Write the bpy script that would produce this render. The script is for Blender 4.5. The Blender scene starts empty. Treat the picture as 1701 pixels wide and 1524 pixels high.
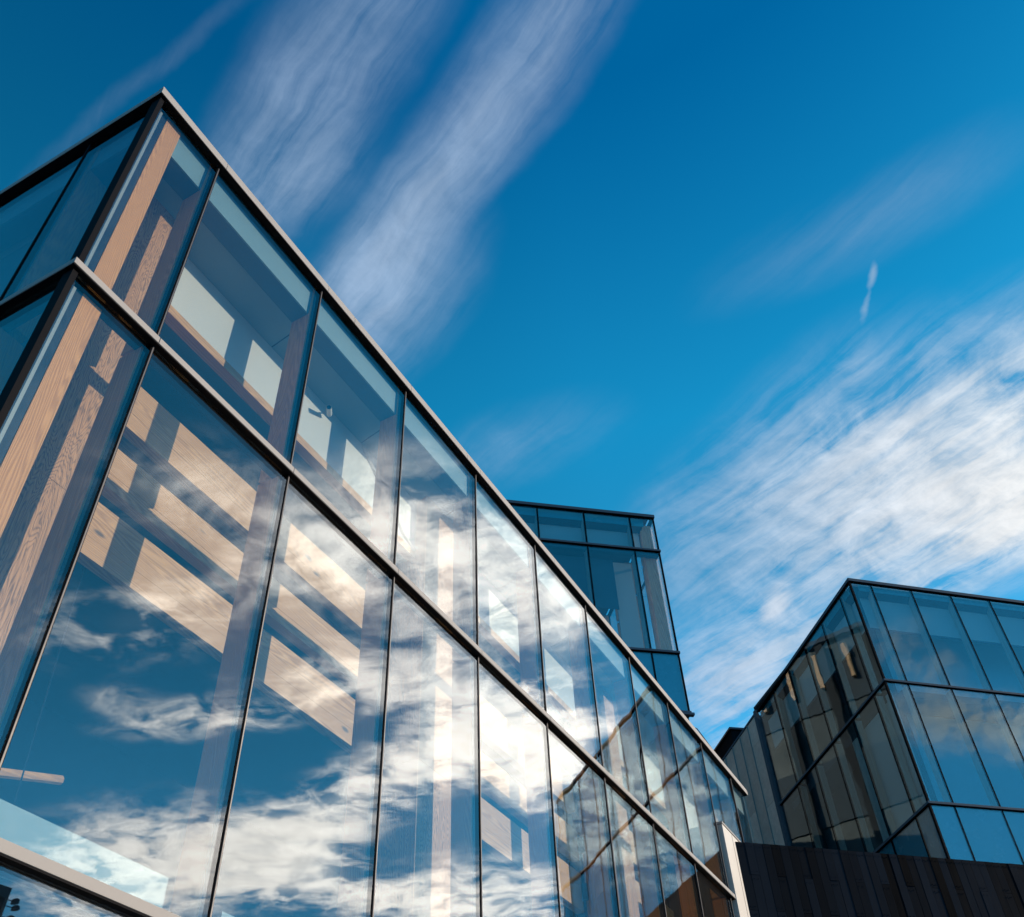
import bpy, bmesh, math, random
from mathutils import Vector, Matrix
random.seed(7)
SC = bpy.context.scene
COL = SC.collection
R = math.radians

# ------------------------------------------------------------------ camera
H = 11.035                                   # roof edge of the long glass building above the ground
RW = Matrix(((0.8774663374, 0.4782026877, -0.0370812119),
             (-0.3619669628, 0.6094883791, -0.7053395165),
             (-0.3146947847, 0.6323338559, 0.7078991101)))    # world -> camera (x right, y down, z ahead)
cam = bpy.data.cameras.new("camera")
camo = bpy.data.objects.new("camera", cam)
COL.objects.link(camo)
rx, ry, rz = Vector(RW[0]), Vector(RW[1]), Vector(RW[2])
M = Matrix((rx, -ry, -rz)).transposed().to_4x4()
M.translation = (4.7293, -2.1146, -9.43497 + H)
camo.matrix_world = M
cam.sensor_fit = 'HORIZONTAL'
cam.sensor_width = 36.0
cam.lens = 36.0 * 1585.633 / 1701.0
cam.clip_start = 0.05
cam.clip_end = 4000
SC.camera = camo

# ------------------------------------------------------------------ sun, sky, exposure
SUN_AZ, SUN_EL = R(52.95), R(20.7)            # azimuth measured from +Y towards +X
sun_dir = Vector((math.sin(SUN_AZ) * math.cos(SUN_EL), math.cos(SUN_AZ) * math.cos(SUN_EL), math.sin(SUN_EL)))
sl = bpy.data.lights.new("sun", 'SUN')
sl.energy = 5.0
sl.angle = R(0.5)
sl.color = (1.0, 0.82, 0.62)
so = bpy.data.objects.new("sun", sl)
so.rotation_euler = sun_dir.to_track_quat('Z', 'Y').to_euler()
so.location = (30, 10, 40)
COL.objects.link(so)

SC.view_settings.view_transform = 'Standard'
SC.view_settings.look = 'None'
SC.view_settings.exposure = 0.0
SC.view_settings.gamma = 1.0
SC.cycles.max_bounces = 14
SC.cycles.transparent_max_bounces = 40
SC.cycles.glossy_bounces = 6
SC.cycles.sample_clamp_indirect = 6.0

world = bpy.data.worlds.new("World")
SC.world = world
world.use_nodes = True
WT = world.node_tree
WT.nodes.clear()


class G:
    """small helper to chain shader nodes"""
    def __init__(s, nt):
        s.nt = nt

    def n(s, typ, **kw):
        nd = s.nt.nodes.new(typ)
        for k, v in kw.items():
            setattr(nd, k, v)
        return nd

    def put(s, sock, v):
        if isinstance(v, bpy.types.NodeSocket):
            s.nt.links.new(v, sock)
        elif v is not None:
            sock.default_value = v

    def math(s, op, a, b=None, c=None, clamp=False):
        nd = s.n('ShaderNodeMath', operation=op, use_clamp=clamp)
        s.put(nd.inputs[0], a)
        s.put(nd.inputs[1], b)
        s.put(nd.inputs[2], c)
        return nd.outputs[0]

    def vmath(s, op, a, b=None):
        nd = s.n('ShaderNodeVectorMath', operation=op)
        s.put(nd.inputs[0], a)
        s.put(nd.inputs[1], b)
        return nd.outputs['Value'] if op in ('LENGTH', 'DOT_PRODUCT') else nd.outputs[0]

    def mapping(s, v, loc=(0, 0, 0), rot=(0, 0, 0), scale=(1, 1, 1), typ='POINT'):
        nd = s.n('ShaderNodeMapping', vector_type=typ)
        s.put(nd.inputs[0], v)
        nd.inputs['Location'].default_value = loc
        nd.inputs['Rotation'].default_value = rot
        nd.inputs['Scale'].default_value = scale
        return nd.outputs[0]

    def noise(s, v, scale, detail=4.0, rough=0.55, dist=0.0, color=False):
        nd = s.n('ShaderNodeTexNoise')
        s.put(nd.inputs['Vector'], v)
        nd.inputs['Scale'].default_value = scale
        nd.inputs['Detail'].default_value = detail
        nd.inputs['Roughness'].default_value = rough
        nd.inputs['Distortion'].default_value = dist
        return nd.outputs['Color' if color else 0]

    def ramp(s, v, lo, hi, a=0.0, b=1.0, smooth=False):
        nd = s.n('ShaderNodeMapRange', interpolation_type='SMOOTHSTEP' if smooth else 'LINEAR')
        nd.clamp = True
        s.put(nd.inputs[0], v)
        s.put(nd.inputs[1], lo)
        s.put(nd.inputs[2], hi)
        s.put(nd.inputs[3], a)
        s.put(nd.inputs[4], b)
        return nd.outputs[0]

    def mix(s, f, a, b, blend='MIX'):
        nd = s.n('ShaderNodeMix', data_type='RGBA', blend_type=blend)
        s.put(nd.inputs[0], f)
        s.put(nd.inputs[6], a)
        s.put(nd.inputs[7], b)
        return nd.outputs[2]


# cloud patches: place on the cloud layer (x/z, y/z), turn, half length, half width, thickness
CLOUDS = [
    (-0.391, 0.3206, -0.426, 0.30, 0.060, 0.5), (-0.3114, 0.4548, -0.433, 0.42, 0.052, 0.62),
    (-0.4322, 0.378, 1.429, 0.0413, 0.0787, 0.25), (-0.532, 0.2119, -0.078, 0.2175, 0.0100, 0.07),
    (-0.4409, 0.88, -0.041, 0.142, 0.0683, 0.13), (-0.4592, 0.5619, -0.459, 0.16, 0.0823, 0.4),
    (0.1256, 0.7587, -0.065, 0.19, 0.0532, 0.065), (0.1019, 1.182, -0.461, 0.2936, 0.1633, 0.62),
    (0.113, 1.365, -0.386, 0.2496, 0.2192, 0.8), (-0.1498, 1.1575, -0.631, 0.2862, 0.1395, 0.42),
    (-0.2375, 1.5402, -0.602, 0.26, 0.1866, 0.6), (0.1904, 1.3976, -0.563, 0.1204, 0.1349, 0.9),
    (-0.2227, 1.4574, -0.943, 0.0504, 0.0257, 0.7), (-0.3948, 1.6864, -0.349, 0.16, 0.16, 0.55),
    (0.0985, 0.836, 1.981, 0.018, 0.0050, 0.24), (0.080, 0.885, 1.9, 0.026, 0.0036, 0.17), (0.0412, 0.9643, 2.015, 0.0529, 0.0246, 0.15),
    (-0.4785, 1.8883, -2.574, 0.0577, 0.1357, 0.5),
    (1.8053, 1.7402, 2.737, 0.3721, 0.3208, 1.2), (1.6137, 1.8907, 2.885, 0.142, 0.3177, 0.7),
    (2.2341, 1.8077, 2.294, 0.219, 0.2559, 0.6), (1.3206, 1.2229, 2.725, 0.1972, 0.0817, 0.75),
    (1.4037, 1.065, 2.763, 0.0743, 0.0583, 0.35), (1.2079, 0.9004, 2.98, 0.20, 0.12, 0.6),
    (0.7578, 0.9139, -2.983, 0.24, 0.14, 0.82), (0.6281, 1.1141, 2.595, 0.22, 0.21, 0.82),
    (0.9128, 0.6862, 2.71, 0.1537, 0.1165, 0.35), (0.5271, 1.3193, 2.103, 0.1463, 0.1254, 0.6),
    (1.2202, 1.6612, -2.882, 0.5603, 0.1384, 0.95), (0.8191, 1.6563, 2.824, 0.1934, 0.2317, 1.15),
    (0.8528, 1.8092, 2.569, 0.0841, 0.2205, 0.8), (1.3855, 2.3892, 2.723, 0.305, 0.3182, 1.1),
    (1.5499, 2.1725, 2.9, 0.1501, 0.1034, 0.6), (0.9371, 1.2942, 2.583, 0.26, 0.14, 0.65),
    (2.2, 0.55, 0.0, 0.48, 0.24, 1.0),
    (2.0258, -0.2468, 0.248, 0.1502, 0.1129, 0.9), (2.1562, -0.1413, 0.152, 0.1622, 0.0923, 0.8),
    (1.6748, -0.2309, -0.796, 0.0752, 0.0781, 0.5), (1.7986, -0.204, 0.105, 0.1092, 0.0486, 0.6),
]


def build_world():
    g = G(WT)
    out = g.n('ShaderNodeOutputWorld')
    bg = g.n('ShaderNodeBackground')
    sky = g.n('ShaderNodeTexSky', sky_type='NISHITA')
    sky.sun_disc = False
    sky.sun_elevation = SUN_EL
    sky.sun_rotation = SUN_AZ
    sky.air_density = 1.0
    sky.dust_density = 0.6
    sky.ozone_density = 2.5
    d = g.n('ShaderNodeTexCoord').outputs['Generated']
    sp = g.n('ShaderNodeSeparateXYZ')
    g.put(sp.inputs[0], d)
    z = g.math('MAXIMUM', sp.outputs[2], 0.06)
    # deep polarised blue overhead, paler and brighter lower down
    bw = g.n('ShaderNodeRGBToBW')
    g.put(bw.inputs[0], sky.outputs[0])
    lum = g.math('MULTIPLY', g.math('POWER', bw.outputs[0], 0.3), 1.06)
    away = g.vmath('DOT_PRODUCT', d, tuple(sun_dir))
    lum = g.math('MULTIPLY', lum, g.ramp(away, -0.1, 0.45, 0.60, 1.0))
    lum = g.math('MULTIPLY', lum, g.ramp(away, 0.83, 0.975, 1.0, 1.12))
    lum = g.math('MULTIPLY', lum, g.ramp(sp.outputs[2], 0.42, 0.60, 1.6, 1.0))
    tint = g.mix(g.ramp(sp.outputs[2], 0.30, 0.72), (0.42, 2.45, 4.4, 1), (0.07, 2.40, 4.95, 1))
    tint = g.mix(g.ramp(sp.outputs[2], 0.72, 0.91), tint, (0.0, 1.16, 3.2, 1))
    sv = g.n('ShaderNodeVectorMath', operation='SCALE')
    g.put(sv.inputs[0], tint)
    g.put(sv.inputs[3], lum)
    skyc = sv.outputs[0]
    cb = g.n('ShaderNodeCombineXYZ')
    g.put(cb.inputs[0], g.math('DIVIDE', sp.outputs[0], z))
    g.put(cb.inputs[1], g.math('DIVIDE', sp.outputs[1], z))
    uv = cb.outputs[0]
    # wind-combed warp
    w1 = g.noise(uv, 2.3, 3, 0.5, color=True)
    w2 = g.noise(uv, 9.0, 4, 0.6, color=True)
    off = g.vmath('ADD', g.vmath('MULTIPLY', g.vmath('SUBTRACT', w1, (.5, .5, .5)), (.07, .07, 0)),
                  g.vmath('MULTIPLY', g.vmath('SUBTRACT', w2, (.5, .5, .5)), (.026, .026, 0)))
    wuv = g.vmath('ADD', uv, off)
    tot = None
    for (x, y, a, L, W, s) in CLOUDS:
        v = g.mapping(wuv, (x, y, 0), (0, 0, a), (L, W, 1), 'TEXTURE')
        r = g.vmath('LENGTH', v)
        m = g.ramp(r, 0.0, 1.5, s * 1.15, 0.0, True)
        tot = m if tot is None else g.math('ADD', tot, m)
    # fibrous detail: strands combed along the wind, ripples only in the lower banks
    st = g.mapping(wuv, rot=(0, 0, R(-24)), scale=(1.0, 0.085, 1), typ='TEXTURE')
    st2 = g.mapping(wuv, rot=(0, 0, R(-20)), scale=(1.0, 0.22, 1), typ='TEXTURE')
    sunny = g.ramp(g.vmath('DOT_PRODUCT', d, tuple(sun_dir)), 0.72, 0.86)
    puff = g.noise(g.mapping(wuv, rot=(0, 0, R(-30)), scale=(1.0, 0.5, 1), typ='TEXTURE'), 2.6, 11, 0.56, 0.5)
    n1m = g.n('ShaderNodeMix', data_type='FLOAT')
    g.put(n1m.inputs[0], sunny)
    g.put(n1m.inputs[2], g.noise(st, 3.0, 10, 0.62, 0.2))
    g.put(n1m.inputs[3], puff)
    n1 = n1m.outputs[0]
    nb = g.noise(st2, 1.9, 6, 0.55, 0.4)
    n2 = g.noise(wuv, 12.0, 9, 0.64, 0.4)
    low = g.ramp(sp.outputs[2], 0.50, 0.74, 1.0, 0.0)        # 1 in the lower sky
    mid = g.ramp(sp.outputs[2], 0.66, 0.80, 1.0, 0.25)
    n2c = g.math('MULTIPLY', g.math('SUBTRACT', n2, 0.5), mid)
    nn = g.math('ADD', g.math('MULTIPLY', n1, 0.52), g.math('MULTIPLY', nb, 0.48))
    nn = g.math('ADD', nn, g.math('MULTIPLY', n2c, g.ramp(sunny, 0, 1, 0.42, 0.75)))
    nn = g.ramp(nn, g.ramp(low, 0, 1, 0.36, 0.40), g.ramp(low, 0, 1, 0.66, 0.62), g.ramp(low, 0, 1, 0.10, 0.05), 1.4)
    dens = g.math('MULTIPLY', tot, nn)
    thick = g.ramp(tot, 0.6, 1.6, 0.0, 0.6)
    dens = g.math('ADD', dens, g.math('MULTIPLY', thick, tot))
    dens = g.math('SUBTRACT', 1.0, g.math('POWER', 2.71828, g.math('MULTIPLY', dens, -1.2)))
    hard = g.ramp(dens, 0.0, 1.0, 0.0, 1.0, True)
    dm = g.n('ShaderNodeMix', data_type='FLOAT')
    g.put(dm.inputs[0], sunny)
    g.put(dm.inputs[2], dens)
    g.put(dm.inputs[3], hard)
    dens = g.math('ADD', dm.outputs[0], 0.0, clamp=True)
    # brightness: warmer and brighter towards the sun
    sdot = g.vmath('DOT_PRODUCT', d, tuple(sun_dir))
    glow = g.ramp(sdot, 0.42, 0.80, 0.0, 1.0)
    glare = g.ramp(sdot, 0.78, 0.97, 0.0, 1.0)
    cl = g.mix(glow, (4.2, 5.6, 7.6, 1), (10.0, 9.9, 9.6, 1))
    cl = g.mix(glare, cl, (54, 51, 47, 1))
    body = g.ramp(n2, 0.3, 0.7, 0.82, 1.1)

    sc = g.n('ShaderNodeVectorMath', operation='SCALE')
    g.put(sc.inputs[0], cl)
    g.put(sc.inputs[3], body)
    col = g.mix(dens, skyc, sc.outputs[0])
    g.put(bg.inputs[0], col)
    bg.inputs[1].default_value = 0.10
    WT.links.new(bg.outputs[0], out.inputs[0])


build_world()

# ------------------------------------------------------------------ materials
MATS = {}


def newmat(name):
    m = bpy.data.materials.new(name)
    m.use_nodes = True
    m.node_tree.nodes.clear()
    g = G(m.node_tree)
    out = g.n('ShaderNodeOutputMaterial')
    return m, g, out


def principled(g, out, base, rough=0.5, metal=0.0, spec=0.5, bump=None, bstr=0.2, bdist=0.01, coat=0.0):
    p = g.n('ShaderNodeBsdfPrincipled')
    g.put(p.inputs['Base Color'], base)
    g.put(p.inputs['Roughness'], rough)
    g.put(p.inputs['Metallic'], metal)
    p.inputs['Specular IOR Level'].default_value = spec
    p.inputs['Coat Weight'].default_value = coat
    if bump is not None:
        b = g.n('ShaderNodeBump')
        b.inputs['Strength'].default_value = bstr
        b.inputs['Distance'].default_value = bdist
        g.put(b.inputs['Height'], bump)
        g.nt.links.new(b.outputs[0], p.inputs['Normal'])
    g.nt.links.new(p.outputs[0], out.inputs[0])
    return p


def objco(g):
    return g.n('ShaderNodeTexCoord').outputs['Object']


def simple(name, col, rough=0.5, metal=0.0, vary=0.08, scale=3.0, spec=0.5, bump=0.0, coat=0.0):
    m, g, out = newmat(name)
    co = objco(g)
    n = g.noise(co, scale, 6, 0.6)
    n3 = g.noise(co, scale * 9, 3, 0.6)
    f = g.ramp(g.math('ADD', g.math('MULTIPLY', n, .7), g.math('MULTIPLY', n3, .3)), 0.3, 0.7)
    a = tuple(c * (1 - vary) for c in col) + (1,)
    b = tuple(min(1, c * (1 + vary)) for c in col) + (1,)
    rr = g.ramp(n, 0.3, 0.7, max(0.02, rough - 0.06), rough + 0.06)
    principled(g, out, g.mix(f, a, b), rr, metal, spec, n3 if bump else None, bump, 0.004, coat)
    MATS[name] = m
    return m


def glass(name, tint, boost=1.0, wob=0.012, wscale=1.6, gloss=(0.96, 0.98, 1.0)):
    """clear glazing: Schlick mirror over tinted straight-through transmission"""
    m, g, out = newmat(name)
    co = objco(g)
    lw = g.n('ShaderNodeLayerWeight')
    lw.inputs['Blend'].default_value = 0.5
    f5 = g.math('POWER', lw.outputs['Facing'], 4.4)
    F = g.math('ADD', 0.075 * boost, g.math('MULTIPLY', f5, 1.0 - 0.075 * boost))
    F = g.math('MULTIPLY', F, 0.97, clamp=True)
    b = g.n('ShaderNodeBump')
    b.inputs['Strength'].default_value = 1.0
    b.inputs['Distance'].default_value = wob
    g.put(b.inputs['Height'], g.noise(co, wscale, 1.5, 0.4))
    gl = g.n('ShaderNodeBsdfGlossy')
    gl.inputs['Roughness'].default_value = 0.0
    gl.inputs['Color'].default_value = tuple(gloss) + (1,)
    g.nt.links.new(b.outputs[0], gl.inputs['Normal'])
    tr = g.n('ShaderNodeBsdfTransparent')
    tr.inputs['Color'].default_value = tuple(tint) + (1,)
    mx = g.n('ShaderNodeMixShader')
    g.put(mx.inputs[0], F)
    g.nt.links.new(tr.outputs[0], mx.inputs[1])
    g.nt.links.new(gl.outputs[0], mx.inputs[2])
    g.nt.links.new(mx.outputs[0], out.inputs[0])
    MATS[name] = m
    return m


def wood(name, axis, dark, light, knot=0.0, ring=9.0, rough=0.55, figure=0.0):
    """timber with its grain along the given axis (0,1,2 or a turned plane)"""
    m, g, out = newmat(name)
    co = objco(g)
    sc = [1.0, 1.0, 1.0]
    sc[axis] = 0.07
    v = g.mapping(co, scale=tuple(sc))
    oi = g.n('ShaderNodeObjectInfo')
    shift = g.n('ShaderNodeCombineXYZ')
    for i in range(3):
        g.put(shift.inputs[i], g.math('MULTIPLY', oi.outputs['Random'], 17.0 + 9 * i))
    v = g.vmath('ADD', v, shift.outputs[0])
    warp = g.noise(v, 2.2, 3, 0.5, color=True)
    v2 = g.vmath('ADD', v, g.vmath('MULTIPLY', g.vmath('SUBTRACT', warp, (.5, .5, .5)), (.5, .5, .5)))
    fine = g.noise(v2, ring * 4, 5, 0.6)
    rings = g.n('ShaderNodeTexWave', wave_type='BANDS', bands_direction='DIAGONAL', wave_profile='SIN')
    g.put(rings.inputs['Vector'], v2)
    rings.inputs['Scale'].default_value = ring
    rings.inputs['Distortion'].default_value = 3.5
    rings.inputs['Detail'].default_value = 3
    rings.inputs['Detail Scale'].default_value = 1.2
    h = g.math('ADD', g.math('MULTIPLY', rings.outputs[1], 0.42), g.math('MULTIPLY', fine, 0.6))
    if figure > 0:                         # wavy burr figure of the big posts
        sc2 = [1.0, 1.0, 1.0]
        sc2[axis] = 0.14
        fv = g.vmath('ADD', g.mapping(co, scale=tuple(sc2)), shift.outputs[0])
        fw = g.noise(fv, 3.0, 3, 0.55, color=True)
        fv = g.vmath('ADD', fv, g.vmath('MULTIPLY', g.vmath('SUBTRACT', fw, (.5, .5, .5)), (.9, .9, .9)))
        wv = g.n('ShaderNodeTexWave', wave_type='BANDS', bands_direction='DIAGONAL', wave_profile='TRI')
        g.put(wv.inputs['Vector'], fv)
        wv.inputs['Scale'].default_value = 22
        wv.inputs['Distortion'].default_value = 3
        wv.inputs['Detail'].default_value = 2
        wv.inputs['Detail Scale'].default_value = 2
        h = g.math('ADD', g.math('MULTIPLY', h, 1 - figure), g.math('MULTIPLY', g.ramp(wv.outputs[1], 0.12, 0.6), figure))
    col = g.mix(g.ramp(h, 0.2, 0.85), tuple(dark) + (1,), tuple(light) + (1,))
    board = g.noise(v, 1.1, 2, 0.5)
    col = g.mix(g.ramp(board, 0.35, 0.65, 0.0, 0.28), col, tuple(c * 0.62 for c in light) + (1,))
    if knot > 0:
        sk = [4.2, 4.2, 4.2]
        sk[axis] = 1.9
        kv = g.vmath('ADD', g.mapping(co, scale=tuple(sk)), g.vmath('MULTIPLY', g.vmath('SUBTRACT', warp, (.5, .5, .5)), (.6, .6, .6)))
        vo = g.n('ShaderNodeTexVoronoi', feature='F1')
        g.put(vo.inputs['Vector'], kv)
        vo.inputs['Scale'].default_value = 1.0
        kn = g.ramp(vo.outputs['Distance'], 0.05, 0.17, 1.0, 0.0, True)
        gate = g.ramp(g.noise(co, 1.7, 1, 0.5), 0.47, 0.55)
        col = g.mix(g.math('MULTIPLY', g.math('MULTIPLY', kn, gate), knot), col, (0.05, 0.028, 0.018, 1))
    principled(g, out, col, g.ramp(h, 0, 1, rough + .08, rough - .05), 0.0, 0.4, h, 0.25, 0.004)
    MATS[name] = m
    return m


def cladding(name, base, vary, rough=0.7, metal=0.0, grain=None, spec=0.4):
    """every board or sheet of one mesh gets its own shade"""
    m, g, out = newmat(name)
    co = objco(g)
    geo = g.n('ShaderNodeNewGeometry')
    rnd = geo.outputs['Random Per Island']
    n = g.noise(g.mapping(co, scale=grain or (1, 1, 1)), 6.0, 6, 0.65)
    stain = g.noise(co, 0.9, 4, 0.6)
    k = g.math('ADD', g.math('MULTIPLY', rnd, 2 * vary), 1.0 - vary)
    k = g.math('MULTIPLY', k, g.ramp(n, 0.25, 0.75, 0.85, 1.15))
    k = g.math('MULTIPLY', k, g.ramp(stain, 0.3, 0.7, 0.88, 1.1))
    sc = g.n('ShaderNodeVectorMath', operation='SCALE')
    sc.inputs[0].default_value = base
    g.put(sc.inputs[3], k)
    principled(g, out, sc.outputs[0], g.ramp(n, 0.3, 0.7, rough - 0.08, rough + 0.08), metal, spec, n, 0.15, 0.003)
    MATS[name] = m
    return m


glass('clear_glass', (0.935, 0.965, 0.965), 1.0, 0.0030, 0.9)
glass('sky_glass', (0.87, 0.95, 0.965), 1.5, 0.0024, 1.0, (0.80, 0.95, 1.0))
simple('black_metal', (0.004, 0.004, 0.006), 0.7, 0.0, 0.3, 3, 0.08)
simple('silver_metal', (0.36, 0.335, 0.32), 0.6, 0.0, 0.05, 5, 0.12)
simple('bronze_metal', (0.08, 0.075, 0.08), 0.5, 0.2, 0.1, 5)
simple('grey_metal', (0.10, 0.125, 0.155), 0.65, 0.1, 0.06, 5, 0.12)
simple('dark_steel', (0.025, 0.035, 0.05), 0.35, 0.3, 0.2)
simple('pale_strip', (0.26, 0.30, 0.31), 0.5, 0.2, 0.05)
simple('upstand_shaded', (0.14, 0.25, 0.28), 0.6, 0.0, 0.03, 2)  # white panel in teal-grey, the shade put into its colour
simple('white_paint', (0.52, 0.52, 0.48), 0.6, 0.0, 0.03, 2)
simple('ceiling_shaded', (0.22, 0.32, 0.36), 0.7, 0.0, 0.04, 2)  # white ceiling tinted blue-teal, shade put into the colour
simple('grey_plaster', (0.09, 0.13, 0.165), 0.8, 0.0, 0.1, 2)  # bluish shade tinted in for the soffit and floor slabs
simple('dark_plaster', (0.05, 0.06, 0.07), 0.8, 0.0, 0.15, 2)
simple('blind_cloth', (0.55, 0.60, 0.58), 0.85, 0.0, 0.03, 30)
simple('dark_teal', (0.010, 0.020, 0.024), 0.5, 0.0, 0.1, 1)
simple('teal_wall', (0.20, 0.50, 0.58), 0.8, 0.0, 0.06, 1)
simple('shade_cloth', (0.07, 0.12, 0.15), 0.85, 0.0, 0.05, 30)
simple('teal_panel', (0.05, 0.30, 0.38), 0.25, 0.0, 0.05, 2)
simple('white_render', (0.50, 0.47, 0.44), 0.55, 0.0, 0.05, 2, 0.5, 0.1)
simple('paving', (0.30, 0.29, 0.27), 0.85, 0.0, 0.15, 1.5)
simple('asphalt', (0.06, 0.06, 0.06), 0.9, 0.0, 0.2, 2)
simple('hill_green', (0.035, 0.05, 0.035), 0.95, 0.0, 0.5, 0.02)
simple('brick_dark', (0.022, 0.020, 0.021), 0.85, 0.0, 0.25, 3)
wood('timber_upright', 2, (0.44, 0.185, 0.055), (0.74, 0.345, 0.110), 0.0, 28)
wood('timber_burr', 2, (0.16, 0.075, 0.03), (0.60, 0.30, 0.12), 0.0, 22, 0.6, 0.36)
wood('timber_brown', 2, (0.45, 0.21, 0.09), (0.85, 0.47, 0.24), 0.0, 12)
wood('timber_level', 1, (0.36, 0.17, 0.055), (0.69, 0.37, 0.130), 0.85, 22)
wood('timber_dark', 2, (0.44, 0.34, 0.27), (0.68, 0.54, 0.44), 0.0, 10)
cladding('charred_boards', (0.008, 0.012, 0.018), 0.75, 0.85, 0.0, (3, 3, 0.25), 0.04)
cladding('zinc_sheets', (0.78, 0.62, 0.52), 0.22, 0.45, 0.15)  # base lightened and warmed for sunlight bounced off the long building

# ------------------------------------------------------------------ mesh helpers


class Fr:
    """a facade plane: u runs along it, d goes inward, z up"""
    def __init__(s, o, e, n):
        s.o = Vector((o[0], o[1], 0))
        s.e = Vector((e[0], e[1], 0)).normalized()
        s.n = Vector((n[0], n[1], 0)).normalized()

    def p(s, u, d, z):
        q = s.o + s.e * u - s.n * d
        return Vector((q.x, q.y, z))


class MB:
    def __init__(s):
        s.v = []
        s.f = []

    def hexa(s, P):
        b = len(s.v)
        s.v += P
        for q in ((0, 3, 2, 1), (4, 5, 6, 7), (0, 1, 5, 4), (1, 2, 6, 5), (2, 3, 7, 6), (3, 0, 4, 7)):
            s.f.append([b + i for i in q])

    def box(s, fr, u0, u1, d0, d1, z0, z1):
        s.hexa([fr.p(u0, d0, z0), fr.p(u1, d0, z0), fr.p(u1, d1, z0), fr.p(u0, d1, z0),
                fr.p(u0, d0, z1), fr.p(u1, d0, z1), fr.p(u1, d1, z1), fr.p(u0, d1, z1)])
        return s

    def prism(s, fr, u0, u1, prof):
        """profile of (d, z) points swept along u"""
        b = len(s.v)
        n = len(prof)
        s.v += [fr.p(u0, d, z) for d, z in prof] + [fr.p(u1, d, z) for d, z in prof]
        s.f.append([b + i for i in range(n)][::-1])
        s.f.append([b + n + i for i in range(n)])
        for i in range(n):
            j = (i + 1) % n
            s.f.append([b + i, b + j, b + n + j, b + n + i])
        return s

    def tube(s, pts, r, seg=8):
        pts = [Vector(p) for p in pts]
        rings = []
        for i, p in enumerate(pts):
            t = (pts[min(i + 1, len(pts) - 1)] - pts[max(i - 1, 0)]).normalized()
            a = t.cross(Vector((0, 0, 1)))
            if a.length < 1e-3:
                a = t.cross(Vector((1, 0, 0)))
            a.normalize()
            c = t.cross(a)
            b = len(s.v)
            rr = r[i] if isinstance(r, (list, tuple)) else r
            for k in range(seg):
                w = 2 * math.pi * k / seg
                s.v.append(p + a * math.cos(w) * rr + c * math.sin(w) * rr)
            rings.append(b)
        for b0, b1 in zip(rings, rings[1:]):
            for k in range(seg):
                l = (k + 1) % seg
                s.f.append([b0 + k, b0 + l, b1 + l, b1 + k])
        s.f.append([rings[0] + k for k in range(seg)][::-1])
        s.f.append([rings[-1] + k for k in range(seg)])
        return s

    def build(s, name, mat, parent=None, bevel=0.0, smooth=False):
        me = bpy.data.meshes.new(name)
        off = world_loc(parent) if parent else Vector((0, 0, 0))
        me.from_pydata([tuple(Vector(p) - off) for p in s.v], [], s.f)
        bm = bmesh.new()
        bm.from_mesh(me)
        bmesh.ops.recalc_face_normals(bm, faces=bm.faces)
        bm.to_mesh(me)
        bm.free()
        me.materials.append(MATS[mat])
        if smooth:
            for p in me.polygons:
                p.use_smooth = True
        o = bpy.data.objects.new(name, me)
        COL.objects.link(o)
        if parent:
            o.parent = parent
        if bevel:
            b = o.modifiers.new('bevel', 'BEVEL')
            b.width = bevel
            b.segments = 2
            b.limit_method = 'ANGLE'
        return o


def world_loc(o):
    v = Vector(o.location)
    while o.parent:
        o = o.parent
        v = v + Vector(o.location)
    return v


def tag(o, label=None, cat=None, group=None, kind=None):
    for k, v in (('label', label), ('category', cat), ('group', group), ('kind', kind)):
        if v:
            o[k] = v
    return o


def thing(name, label, cat, loc, group=None):
    o = bpy.data.objects.new(name, None)
    o.empty_display_size = 0.3
    o.location = loc
    COL.objects.link(o)
    return tag(o, label, cat, group)


def one(fr, name, mat, parent, *b, bevel=0.0):
    return MB().box(fr, *b).build(name, mat, parent, bevel)


# ------------------------------------------------------------------ ground and hills
gm = MB()
N = 24
for i in range(N + 1):
    for j in range(N + 1):
        gm.v.append(Vector((-1500 + 3000 * i / N, -1500 + 3000 * j / N, -0.02)))
for i in range(N):
    for j in range(N):
        a = i * (N + 1) + j
        gm.f.append([a, a + N + 1, a + N + 2, a + 1])
tag(gm.build('ground', 'asphalt'), kind='structure')
W0 = Fr((0, 0), (1, 0), (0, -1))
pv = MB()
for i in range(24):
    for j in range(34):
        x0, y0 = -14 + i * 1.5, -14 + j * 1.5
        pv.box(W0, x0 + .004, x0 + 1.496, -y0 - 1.496, -y0 - .004, 0.0, 0.03)
tag(pv.build('pavement', 'paving'), kind='structure')


def hills():
    """a near ridge to the east, high enough to show in the far block's glass"""
    mb = MB()
    rnd = random.Random(3)
    na, nr = 60, 9
    ph = [rnd.uniform(0, 6.3) for _ in range(6)]
    for i in range(na + 1):
        az = R(72 + 62 * i / na)
        t = i / na
        prof = 0.72 + 0.16 * math.sin(9 * t + ph[0]) + 0.10 * math.sin(23 * t + ph[1]) + 0.05 * math.sin(57 * t + ph[2])
        prof *= min(1, t * 7) * min(1, (1 - t) * 7)
        for j in range(nr):
            s = j / (nr - 1)
            r = 380 + 520 * s
            hgt = 222 * prof * math.sin(math.pi * min(1, s * 1.0)) * (1 + .05 * math.sin(i * 1.3 + j * 2.1 + ph[3]))
            mb.v.append(Vector((5 + r * math.sin(az), 25 + r * math.cos(az), hgt - 1)))
    for i in range(na):
        for j in range(nr - 1):
            a = i * nr + j
            mb.f.append([a, a + nr, a + nr + 1, a + 1])
    tag(mb.build('hills', 'hill_green', smooth=True), kind='structure')


hills()

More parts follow.
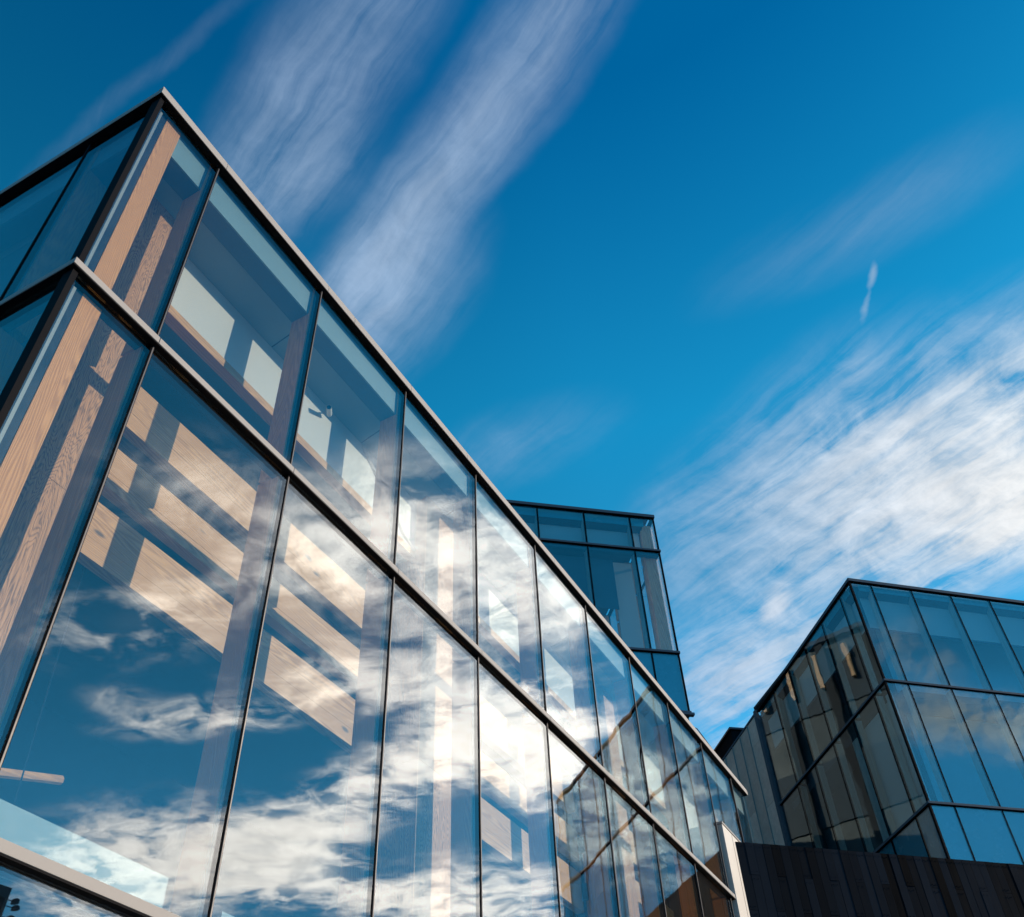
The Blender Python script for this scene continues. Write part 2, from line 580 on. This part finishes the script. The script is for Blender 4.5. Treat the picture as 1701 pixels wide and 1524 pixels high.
# ------------------------------------------------------------------ building A: the long glass building
AR = Fr((0, 0), (0, 1), (1, 0))              # sunny front
AL = Fr((0, 0), (-1, 0), (0, -1))            # short end facing the street
ZR, Z1, Z2 = H, H - 3.026, H - 7.223         # undersides of roof edge and the two ledges
BAY = 1.8
UM = [BAY * (0.509 + i) for i in range(10)]  # mullion lines
UEND, UPIER = 18.12, 15.43
UL = [1.0 + BAY * i for i in range(5)]
LEND = 9.0

A = thing('glass_building', 'long glass-walled building nearest the camera, timber posts and beams showing through its cloud-mirroring panes', 'building', (-4, 9, 0))


def pane(fr, u0, u1, z0, z1, mat, parent, d0=0.06, th=0.022, tilt=0.0018):
    """one sheet of glass, its corners a hair out of true as real panes are"""
    g = 0.016
    a = [random.uniform(-tilt, tilt) for _ in range(4)]
    mb = MB()
    P = []
    for dd in (d0, d0 + th):
        pass
    q = [(u0 + g, z0, a[0]), (u1 - g, z0, a[1]), (u1 - g, z1, a[2]), (u0 + g, z1, a[3])]
    f = [fr.p(u, d0 + t, z) for u, z, t in q]
    b = [fr.p(u, d0 + th + t, z) for u, z, t in q]
    mb.hexa([f[0], f[1], b[1], b[0], f[3], f[2], b[2], b[3]])
    return mb.build('glass_pane', mat, parent)


def mullion(fr, u, z0, z1, parent, metal='bronze_metal', w=0.032):
    mb = MB().box(fr, u - w / 2, u + w / 2, 0.056, 0.083, z0, z1)
    mb.box(fr, u - .032, u + .032, 0.0835, 0.130, z0, z1)
    o = mb.build('mullion', 'black_metal', parent)
    one(fr, 'cover_strip', metal, o, u - 0.006, u + 0.006, 0.047, 0.0555, z0 + .004, z1 - .004)
    return o


def fin(fr, u, z0, z1, parent, mat='timber_upright', w=0.10, d0=0.132, d1=0.385):
    return one(fr, 'timber_fin', mat, parent, u - w / 2, u + w / 2, d0, d1, z0, z1, bevel=0.004)


def ledge(fr, u0, u1, z, cuts, parent, metal='silver_metal', h=0.07):
    mb = MB()
    cs = [u0] + [c for c in cuts if u0 < c < u1] + [u1]
    for a, b in zip(cs, cs[1:]):
        mb.box(fr, a + (.003 if a != u0 else 0), b - (.003 if b != u1 else 0), 0.0, 0.058, z, z + h)
    o = mb.build('ledge_cap', metal, parent, 0.003)
    one(fr, 'ledge_soffit', 'black_metal', o, u0 + .004, u1 - .004, 0.006, 0.1, z - 0.012, z - 0.002)
    return o


# glazing of the sunny front
edges = [0.05] + UM + [UEND]
for a, b in zip(edges, edges[1:]):
    pane(AR, a, b, Z1 + .005, ZR - .004, 'clear_glass', A)
edges = [0.05] + [u for u in UM if u < UPIER] + [UPIER]
for a, b in zip(edges, edges[1:]):
    if b - a > 0.05:
        pane(AR, a, b, Z2 + .005, Z1 - .014, 'clear_glass', A)
        pane(AR, a, b, 0.25, Z2 - .014, 'clear_glass', A)
edges = [0.05] + UL + [LEND]
for a, b in zip(edges, edges[1:]):
    pane(AL, a, b, Z1 + .005, ZR - .004, 'clear_glass', A)
    pane(AL, a, b, Z2 + .005, Z1 - .014, 'clear_glass', A)
    pane(AL, a, b, 0.25, Z2 - .014, 'clear_glass', A)
for u in UM:
    spans = [(Z1 + .072, ZR - .002)]
    if u < UPIER:
        spans += [(Z2 + .072, Z1 - .014), (0.2, Z2 - .014)]
    for z0, z1 in spans:
        mullion(AR, u, z0, z1, A)
        fin(AR, u, z0 - .05, z1 + (.0 if z1 < ZR - .1 else .09), A)
for u in UL:
    for z0, z1 in ((Z1 + .072, ZR - .002), (Z2 + .072, Z1 - .014), (0.2, Z2 - .014)):
        one(AL, 'mullion', 'black_metal', A, u - .013, u + .013, 0.05, 0.128, z0, z1)
        fin(AL, u, z0, z1 - .02, A)
# the corner
one(AL, 'dark_screen', 'shade_cloth', A, 0.30, LEND, 0.44, 0.45, 0.3, ZR - .46)  # dark sheet added to hide the sunlit interior behind the end glass
for z0, z1 in ((Z1 + .072, ZR - .002), (Z2 + .072, Z1 - .014), (0.0, Z2 - .014)):
    one(AR, 'corner_post', 'black_metal', A, 0.035, 0.085, 0.035, 0.15, z0, z1)
    one(AR, 'corner_bracket', 'dark_steel', A, 0.088, 0.128, 0.10, 0.17, z0, z1)
    one(AR, 'corner_strip', 'pale_strip', A, 0.132, 0.162, 0.115, 0.125, z0, z1 - .06)
    one(AL, 'timber_fin', 'timber_upright', A, 0.13, 0.25, 0.235, 0.43, z0, z1 - .02, bevel=0.004)
    one(AL, 'fin_shadow_strip', 'dark_steel', A, 0.135, 0.24, 0.165, 0.232, z0, z1 - .02)  # dark strip standing in for the corner post's shadow on the fin
# roof edge: two metal strips with a shadow line between them, dark soffit under
cutsR = [u + .05 for u in UM] + [3.3, 6.0, 8.7, 12.0]
cutsR.sort()
fas = MB()
cs = [0.0] + cutsR + [UEND + .03]
for a, b in zip(cs, cs[1:]):
    fas.box(AR, a + .002, b - .002, 0.0, 0.07, ZR, ZR + .085)
    fas.box(AR, a + .002, b - .002, 0.008, 0.07, ZR + .095, ZR + .13)
cs = [0.0, 2.4, 4.8, 7.2, LEND]
for a, b in zip(cs, cs[1:]):
    fas.box(AL, a + (.002 if a else 0.071), b - .002, 0.0, 0.07, ZR, ZR + .085)
    fas.box(AL, a + (.002 if a else 0.071), b - .002, 0.008, 0.07, ZR + .095, ZR + .13)
o = fas.build('roof_fascia', 'silver_metal', A, 0.002)
mb = MB()
mb.box(AR, 0.004, UEND, 0.004, 0.088, ZR - .012, ZR - .003)
mb.box(AL, 0.092, LEND, 0.004, 0.088, ZR - .012, ZR - .003)
mb.box(AR, 0.075, UEND - .05, 0.075, 0.24, ZR + .103, ZR + .125)
mb.box(AL, 0.245, LEND, 0.075, 0.24, ZR + .103, ZR + .125)
mb.build('roof_soffit', 'black_metal', A)
ledge(AR, 0.0, UPIER + .05, Z1, UM, A)
ledge(AR, 0.0, UPIER + .02, Z2, UM, A)
ledge(AL, 0.062, LEND, Z1, UL, A)
ledge(AL, 0.062, LEND, Z2, UL, A)
for fr, u0, u1 in ((AR, 0.1, UPIER), (AL, 0.2, LEND)):
    for z in (Z1, Z2):
        one(fr, 'ledge_rail', 'dark_steel', A, u0, u1, 0.09, 0.22, z - .01, z + .055)
mb = MB()
mb.box(AR, 0.24, UEND - .1, 0.225, 9.0, ZR + .0, ZR + .1)
mb.build('roof_slab', 'grey_plaster', A)
# upstand behind the glass top, sloping soffit and ceiling, shade put in their colour
for fr, u0, u1 in ((AR, 0.19, UEND - .06), (AL, 0.44, LEND)):
    one(fr, 'upstand', 'upstand_shaded', A, u0, u1, 0.150, 0.168, ZR - .455, ZR + .10)
    MB().prism(fr, u0 + .05, u1, [(0.170, ZR - .455), (0.385, ZR - .46), (0.385, ZR - .36), (0.170, ZR - .33)]).build('soffit_board', 'grey_plaster', A)
    MB().prism(fr, u0 + .25, u1, [(0.387, ZR - .445), (0.752, ZR - .555), (0.752, ZR - .4), (0.387, ZR - .36)]).build('ceiling', 'ceiling_shaded', A)
# gallery inside: pale wall on a timber-edged floor
GA, GB = 1.28, UEND - .08
one(AR, 'gallery_wall', 'white_paint', A, GA, GB, 0.75, 0.86, H - 1.43, H - .56)
mb = MB()
cs = [GA, 4.1, 7.3, 10.2, 13.0, GB]
for a, b in zip(cs, cs[1:]):
    mb.box(AR, a + .003, b - .003, 0.735, 0.86, H - 1.545, H - 1.432)
mb.build('floor_edge', 'timber_level', A)
one(AR, 'floor_slab', 'grey_plaster', A, 0.6, GB, 0.862, 7.5, H - 1.53, H - 1.36)
one(AR, 'floor_slab', 'grey_plaster', A, 0.6, UPIER - .1, 0.42, 7.5, Z2 - .28, Z2 - .06)
one(AR, 'back_wall', 'grey_plaster', A, 0.6, GB, 7.6, 7.8, 0.1, H - .02)
one(AR, 'end_wall', 'dark_plaster', A, UEND - .06, UEND - .01, 0.1, 7.8, 0.1, H - .02)
one(AR, 'end_wall', 'dark_plaster', A, UPIER + .02, UPIER + .1, 0.14, 7.4, 0.1, H - 1.6)
# burr posts on every third line
POSTS = [UM[0], UM[3], UM[6], UM[9]]
for u in POSTS:
    mb = MB()
    zs = [0.03, 3.2, Z1 - 1.35, H - .3] if u < 17 else [Z1, H - .3]
    for a, b in zip(zs, zs[1:]):
        mb.box(AR, u - .42, u + .33, 0.58, 1.1, a, b - .004)
    mb.build('timber_post', 'timber_burr', A)
# three timber beams below the gallery floor, and the hidden rail between the upper two
runs = [(UM[0] + .34, UM[3] - .43), (UM[3] + .34, UM[6] - .43), (UM[6] + .34, UPIER - .1)]
for a, b in runs:
    for z0, z1 in ((-2.75, -2.18), (-3.51, -3.05), (-4.27, -3.71)):
        mb = MB()
        k = 3
        hh = (z1 - z0) / k
        for i in range(k):
            mb.box(AR, a, b, 1.15 + random.uniform(0, .002), 1.27, H + z0 + hh * i, H + z0 + hh * (i + 1) - .002)
        mb.build('timber_beam', 'timber_level', A)
    one(AR, 'timber_rail', 'timber_level', A, a, b, 1.5, 1.56, H - 2.66, H - 2.38)
# low shade-coloured upstand behind the glass above the lower ledge
one(AR, 'upstand', 'upstand_shaded', A, 0.62, 2.46, 0.23, 0.26, Z2 + .0, H - 6.85)
one(AR, 'upstand', 'upstand_shaded', A, 3.0, UPIER - .2, 0.23, 0.26, Z2 + .0, H - 6.9)
MB().tube([(-2.0, 1.1, H - 6.076), (-2.0, 2.72, H - 5.58)], 0.04).build('handrail', 'timber_level', A)

for k in (0.0, 0.055):
    MB().tube([(-.735, 4.60 + k, H - .60), (-.735, 4.72 + k, H - .70), (-.735, 4.88 + k, H - .80), (-.735, 5.06 + k, H - .93),
               (-.735, 5.36 + k * .8, H - 1.16), (-.735, 5.58 + k * .5, H - 1.33 + k * .3), (-.735, 5.78, H - 1.40 + k * .5), (-.735, 6.15, H - 1.41 + k * .5)],
              0.009).build('conduit', 'white_paint', A, smooth=True)
for y in (2.78, 4.58, 6.38, 8.18, 9.98):
    MB().prism(Fr((0, 0), (0, 1), (1, 0)), y - .006, y + .006, [(0.39, ZR - .450), (0.748, ZR - .559), (0.748, ZR - .553), (0.39, ZR - .440)]).build('ceiling_joint', 'dark_steel', A)
# small brackets that tie the beams to the posts and fins
for a, b in runs:
    for z in (-2.46, -3.28, -3.99):
        for y in (a, b):
            one(AR, 'beam_bracket', 'dark_steel', A, y - .03, y + .03, 1.06, 1.18, H + z - .12, H + z + .12)

# ------------------------------------------------------------------ building B: the tower behind
PB = 0.8798
BC = (-2.261, 23.05)
BF = Fr(BC, (-math.sin(PB), -math.cos(PB)), (math.cos(PB), -math.sin(PB)))
BS = Fr(BC, (-math.cos(PB), math.sin(PB)), (math.sin(PB), math.cos(PB)))
zt, zb1, zb2, zb3 = H + 13.05, H + 11.45, H + 7.33, H + 5.22
B = thing('glass_tower', 'teal glass tower block rising behind the roof edge of the long building', 'building', (-6, 24, 0))
ub = [0.93 + 1.67 * i for i in range(6)]
BL_, BSL = 10.2, 9.3


def glass_box(fr, us, end, levels, parent, gmat, fmat, blind=True, first=0.05, fins=True):
    """curtain wall: panes, mullions, ledges between the given levels (highest first)"""
    for k, (za, zc) in enumerate(zip(levels, levels[1:])):
        top = za - (.13 if k == 0 else .075)
        e = [first] + us + [end]
        for a, b in zip(e, e[1:]):
            pane(fr, a, b, zc + .003, top, gmat, parent, tilt=0.003)
        for u in us:
            mullion(fr, u, zc + .01, top - .002, parent, 'black_metal', 0.05)
            if fins:
                fin(fr, u, zc + .01, top - .03, parent, fmat)
    for z in levels[1:]:
        ledge(fr, 0.0 if first < .06 else .06, end, z - .075, us, parent, 'grey_metal', .075)


def crown(fr, end, z, parent, u0=0.0):
    mb = MB()
    n = max(1, int(end / 2.4))
    for i in range(n):
        a, b = u0 + (end - u0) * i / n, u0 + (end - u0) * (i + 1) / n
        mb.box(fr, a + .002, b - .002, -.01, 0.07, z - .13, z - .05)
        mb.box(fr, a + .002, b - .002, 0.0, 0.07, z - .04, z)
    mb.build('roof_fascia', 'grey_metal', parent, 0.003)
    one(fr, 'roof_soffit', 'black_metal', parent, u0 + .01, end - .01, 0.0, 0.15, z - .145, z - .134)


glass_box(BF, ub, BL_, [zt, zb1, zb2, zb3], B, 'sky_glass', 'timber_dark')
glass_box(BS, ub[:5], BSL, [zt, zb1, zb2, zb3], B, 'clear_glass', 'timber_upright', first=0.061)
crown(BF, BL_, zt, B)
crown(BS, BSL, zt, B, 0.072)
for z0, z1 in ((zb1 + .01, zt - .14), (zb2 + .01, zb1 - .08), (zb3 + .01, zb2 - .08)):
    one(BF, 'corner_post', 'black_metal', B, 0.03, 0.075, 0.03, 0.10, z0, z1)
one(BF, 'roof_slab', 'dark_plaster', B, 0.2, BL_, 0.2, BSL, zt - .12, zt - .02)
one(BF, 'base_slab', 'black_metal', B, 0.09, BL_, 0.09, BSL, zb3 - .4, zb3 - .09)
one(BF, 'base_trim', 'grey_metal', B, -.06, BL_, -.06, 0.085, zb3 - .16, zb3 - .085)
one(BF, 'floor_slab', 'dark_plaster', B, 0.5, BL_, 0.5, BSL - .4, zb1 - .3, zb1 - .1) if False else None
one(BF, 'upstand', 'teal_panel', B, 0.4, BL_, 0.165, 0.185, zt - .47, zt - .15)
MB().prism(BF, 0.45, BL_, [(0.187, zt - .47), (0.40, zt - .62), (0.40, zt - .5), (0.187, zt - .38)]).build('soffit_board', 'dark_plaster', B)
one(BF, 'roller_blind', 'blind_cloth', B, 0.55, BL_, 0.42, 0.43, zb1 + .02, zt - .6)
one(BF, 'ledge_rail', 'dark_steel', B, 0.1, BL_, 0.09, 0.24, zb1 - .24, zb1 - .08)
one(BF, 'roller_blind', 'shade_cloth', B, 1.62, BL_, 0.5, 0.51, zb2 + 1.83, zb1 - .26)
one(BF, 'blind_hem', 'grey_metal', B, 1.62, BL_, 0.495, 0.52, zb2 + 1.79, zb2 + 1.828)
one(BF, 'inner_wall', 'dark_plaster', B, 1.9, BL_, 2.4, 2.5, zb2, zt - .2)
one(BF, 'inner_wall', 'blind_cloth', B, 0.86, 1.56, 0.8, 0.86, zb2, zb1 - .1)
one(BF, 'timber_post', 'timber_brown', B, 0.11, 0.50, 0.30, 0.62, zb2, zt - .3)
one(BF, 'spandrel_panel', 'teal_panel', B, 0.08, BL_, 0.10, 0.13, zb3, zb2 - .02)
one(BS, 'spandrel_panel', 'teal_panel', B, 0.14, BSL, 0.10, 0.13, zb3, zb2 - .02)
one(BF, 'stair_core', 'dark_plaster', B, 2.5, BL_ - .4, 3.0, BSL - .8, 0.0, zb3 - .41)
one(BS, 'back_wall', 'grey_plaster', B, 3.5, BSL - .1, 1.6, 1.7, zb2, zt - .2)

# ------------------------------------------------------------------ building C: the far block, turned like the tower
PC, DP = 0.83269, 0.05204
CC = (2.9145, 28.8187)
CF = Fr(CC, (math.sin(PC), math.cos(PC)), (math.cos(PC), -math.sin(PC)))
CL = Fr(CC, (-math.cos(PC + DP), math.sin(PC + DP)), (-math.sin(PC + DP), -math.cos(PC + DP)))
ct, c1, c2, c3 = H + 11.98, H + 7.70, H + 3.39, H - 0.9
C = thing('glass_block', 'sharp-cornered blue glass block on the right above the black boarded wall', 'building', (6, 34, 0))
ucf = [0.927 + 1.6715 * i for i in range(9)]
ucl = [0.978 + 1.667 * i for i in range(6)]
CFL, CLL = 15.4, 9.36
glass_box(CF, ucf, CFL, [ct, c1, c2, c3], C, 'sky_glass', 'timber_dark')
glass_box(CL, ucl[:5], CLL, [ct, c1, c2, c3], C, 'sky_glass', 'timber_dark', first=0.061)
crown(CF, CFL, ct, C)
crown(CL, CLL, ct, C, 0.072)
for z0, z1 in ((c1 + .01, ct - .14), (c2 + .01, c1 - .08), (c3 + .01, c2 - .08)):
    one(CF, 'corner_post', 'black_metal', C, 0.02, 0.08, 0.02, 0.11, z0, z1)
for fr, e, u0 in ((CF, CFL, .45), (CL, CLL, .45)):
    one(fr, 'upstand', 'teal_panel', C, u0, e, 0.165, 0.185, ct - .40, ct - .15)
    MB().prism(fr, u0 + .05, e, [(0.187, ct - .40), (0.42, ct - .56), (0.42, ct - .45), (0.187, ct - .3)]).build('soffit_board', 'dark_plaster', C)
    one(fr, 'roller_blind', 'blind_cloth', C, u0 + .1, e, 0.43, 0.44, ct - 1.86, ct - .5)
    one(fr, 'blind_hem', 'dark_steel', C, u0 + .1, e, 0.42, 0.46, ct - 1.93, ct - 1.862)
    one(fr, 'spandrel_panel', 'teal_panel', C, 0.1 if fr is CF else 0.16, e, 0.10, 0.13, c3, c2 - .03)
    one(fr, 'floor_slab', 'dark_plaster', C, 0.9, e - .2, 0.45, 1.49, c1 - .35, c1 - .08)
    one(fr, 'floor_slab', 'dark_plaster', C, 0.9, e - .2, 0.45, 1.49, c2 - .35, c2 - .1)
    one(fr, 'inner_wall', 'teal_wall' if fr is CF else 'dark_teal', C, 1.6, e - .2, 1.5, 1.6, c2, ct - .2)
one(CL, 'roller_blind', 'blind_cloth', C, 0.5, 3.7, 0.46, 0.47, c2 + .05, c1 - .12)
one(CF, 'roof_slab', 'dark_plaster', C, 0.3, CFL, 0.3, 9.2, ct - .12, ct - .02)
one(CF, 'end_wall', 'grey_plaster', C, CFL + .01, CFL + .2, 0.1, 9.0, 0.0, ct - .02)
one(CF, 'lower_storey', 'dark_plaster', C, 0.6, CFL, 0.6, 9.0, 0.0, c3 - .02)

# ------------------------------------------------------------------ metal-clad building next to it
Em = thing('metal_clad_building', 'grey metal-clad wall joining the left side of the blue glass block', 'building', tuple(CL.p(12.5, 3, 0)))
mb = MB()
rnd = random.Random(11)
u = 9.62
k = 0
while u < 16.0:
    z = ct - 0.14
    first = True
    while z > 0.2:
        h = 2.7
        if first:
            h = (1.1, 2.3, 3.4, 0.7, 1.8)[k % 5]
            first = False
        mb.box(CL, u + .006, u + .944, 0.03 + rnd.uniform(0, .004), 0.07, max(0, z - h) + .006, z - .006)
        z -= h
    u += .95
    k += 1
mb.build('metal_cladding', 'zinc_sheets', Em)
sm = MB()
for i in range(1, 7):
    sm.box(CL, 9.62 + .95 * i - .009, 9.62 + .95 * i + .009, -.012, 0.06, 0.05, ct - .14)
sm.build('standing_seams', 'pale_strip', Em)
one(CL, 'backing_wall', 'dark_steel', Em, 9.6, 16.1, 0.072, 5.0, 0, ct - .13)
one(CL, 'edge_trim', 'grey_metal', Em, 9.37, 9.60, -.05, 0.09, 0, ct - .0)
one(CL, 'roof_flashing', 'grey_metal', Em, 9.605, 16.1, 0.0, 0.09, ct - .125, ct - .04)

# ------------------------------------------------------------------ black boarded wall
PD = 0.81244
DF = Fr((0.02, 16.164), (math.sin(PD), math.cos(PD)), (math.cos(PD), -math.sin(PD)))
D = thing('boarded_wall', 'black charred-timber boarded wall low at the right, under the blue glass block', 'wall', tuple(DF.p(6, .2, 0)))
mb = MB()
rnd = random.Random(5)
u, k = 0.0, 0
ztop = H - 1.745
while u < 15:
    w = 0.186
    z = ztop
    hs = 0.62 if k % 3 == 1 else (1.27 if k % 3 == 0 else 1.92)
    first = True
    while z > 0.05:
        h = hs if first else 1.95
        first = False
        mb.box(DF, u + .0035, u + w - .0035, -0.012 + rnd.uniform(0, .008), 0.02, max(0.02, z - h) + .006, z)
        for sz in (z - .07, z - h + .07):
            if sz > 4:
                for su in (u + .05, u + w - .05):
                    mb.box(DF, su - .006, su + .006, -.016, -.0, sz - .006, sz + .006)
        z -= h
    u += w
    k += 1
mb.build('timber_cladding', 'charred_boards', D)
one(DF, 'backing_wall', 'black_metal', D, 0.0, 15, 0.024, 0.4, 0.0, ztop - .01)
# white parapet wall end against the long building
Wp = thing('white_parapet', 'narrow sunlit white wall end between the long glass front and the black boards', 'wall', (-.1, 16.3, 0))
PF = Fr((0, 0), (0, 1), (1, 0))
one(PF, 'wall_face', 'white_render', Wp, 15.47, 17.6, -.015, 0.13, 0.0, H - 1.645, bevel=.004)
one(PF, 'coping', 'silver_metal', Wp, 15.45, 17.62, -.03, 0.134, H - 1.642, H - 1.60, bevel=.004)
mb = MB().box(PF, 16.0, 16.012, -.018, -.016, 4, H - 1.66)
mb.build('panel_joint', 'dark_steel', Wp)

# dark block added out of view so the blue block's left face mirrors dark
ob = thing('stand_in_block', 'unseen dark block added to be mirrored in the shaded left face of the blue glass block', 'building', (-24, 42, 0))
OF = Fr((-16.0, 30.0), (0, 1), (1, 0))
one(OF, 'wall', 'dark_teal', ob, 0, 26, 0.3, 12, 0, 33.2)
one(OF, 'window_strip', 'dark_plaster', ob, 0.2, 25.8, 0.2, 0.29, 29.2, 31.6)
one(OF, 'window_strip', 'dark_plaster', ob, 0.2, 25.8, 0.2, 0.29, 23.0, 26.4)
for i in range(9):
    one(OF, 'pier', 'brick_dark', ob, 0.4 + i * 3.1, 0.9 + i * 3.1, -.2, 0.19, 0, 33.0)
for i in range(13):
    one(OF, 'post', 'timber_brown', ob, 1.5 + i * 1.9, 1.75 + i * 1.9, -.1, 0.18, 30.4, 32.6)
one(OF, 'parapet', 'dark_steel', ob, -.1, 26.1, -.05, 12, 33.22, 33.5)

# ------------------------------------------------------------------ small things
pr = thing('plant_room', 'low black rooftop housing seen past the end of the metal-clad wall', 'roof housing', tuple(CL.p(18.5, 3, 0)))
one(CL, 'housing_wall', 'black_metal', pr, 16.3, 24.5, 2.0, 9, 0, H + 15.0)
one(CL, 'housing_coping', 'dark_steel', pr, 16.2, 24.6, 1.9, 9.1, H + 15.0, H + 15.1)

gr = thing('roof_ladder', 'thin metal ladder rail with a hooked top on the far roof edge', 'ladder', (-.5, 15, H + .1))
for dz in (0.0, -0.14):
    pts = [(-.55, 16.84, H + 1.06), (-.55, 16.92, H + 1.22 + dz), (-.55, 17.05, H + 1.27 + dz), (-.55, 17.25, H + 1.26 + dz), (-.55, 18.08, H + 1.2 + dz)]
    MB().tube(pts, 0.012).build('rail', 'dark_steel', gr)
for y in (16.84, 17.55, 18.08):
    MB().tube([(-.55, y, H + 1.22), (-.55, y, H + .1)], 0.011).build('post', 'dark_steel', gr)

sc = thing('security_camera', 'small white security camera hanging inside the third upper pane', 'camera', (-.66, 3.80, H - .77))
c0 = Vector((-.62, 3.76, H - .80))
ax = Vector((0.55, -0.75, -0.30)).normalized()
MB().tube([c0 - ax * .10, c0 - ax * .09, c0 + ax * .07, c0 + ax * .09], [.02, .032, .035, .035], 14).build('camera_body', 'white_paint', sc)
MB().tube([c0 + ax * .085, c0 + ax * .094], [.027, .027], 14).build('lens', 'black_metal', sc)
MB().tube([c0 - ax * .05 + Vector((0, 0, .03)), (-.70, 3.84, H - .70), (-.748, 3.86, H - .66)], .011).build('bracket', 'white_paint', sc)
MB().tube([(-.735, 3.86, H - .66), (-.749, 3.86, H - .66)], .04, 14).build('mount_plate', 'white_paint', sc)

cb = MB().tube([(-1.32, 1.82, H - 4.2), (-1.32, 1.86, H - 5.0), (-1.32, 1.96, H - 6.9)], 0.006, 6).build('hanging_cable', 'grey_metal')
tag(cb, 'thin pale cable hanging inside the second pane below the ledge', 'cable')

bb = thing('brick_building', 'dark brick building corner mirrored in the lowest pane at the left', 'building', (22, 9, 0))
BBF = Fr((17.0, 13.16), (0, -1), (-1, 0))
one(BBF, 'wall', 'brick_dark', bb, 0.05, 9, 0.05, 9, 0, 10.92)
one(BBF, 'parapet', 'upstand_shaded', bb, 0, 9.1, 0, 9.1, 10.921, 11.16)
one(BBF, 'corner_trim', 'white_render', bb, 0.0, 0.045, 0.0, 0.3, 0, 10.92)
for zz, yy, lab in ((10.90, 13.30, 'upper floodlight bracketed off the dark brick corner mirrored at the left'),
                    (10.76, 13.36, 'middle floodlight bracketed off the dark brick corner mirrored at the left'),
                    (10.50, 13.32, 'lowest floodlight bracketed off the dark brick corner mirrored at the left')):
    fl = thing('flood_light', lab, 'lamp', (17.0, yy, zz), 'floodlights on the brick corner')
    MB().tube([(17.02, 13.16, zz), (17.02, yy, zz)], .012).build('arm', 'dark_steel', fl)
    FF = Fr((17.0, yy + .05), (1, 0), (0, 1))
    MB().prism(FF, -.07, .07, [(-.06, zz - .05), (.06, zz - .065), (.045, zz + .06), (-.04, zz + .05)]).build('lamp_head', 'grey_metal', fl, .008)
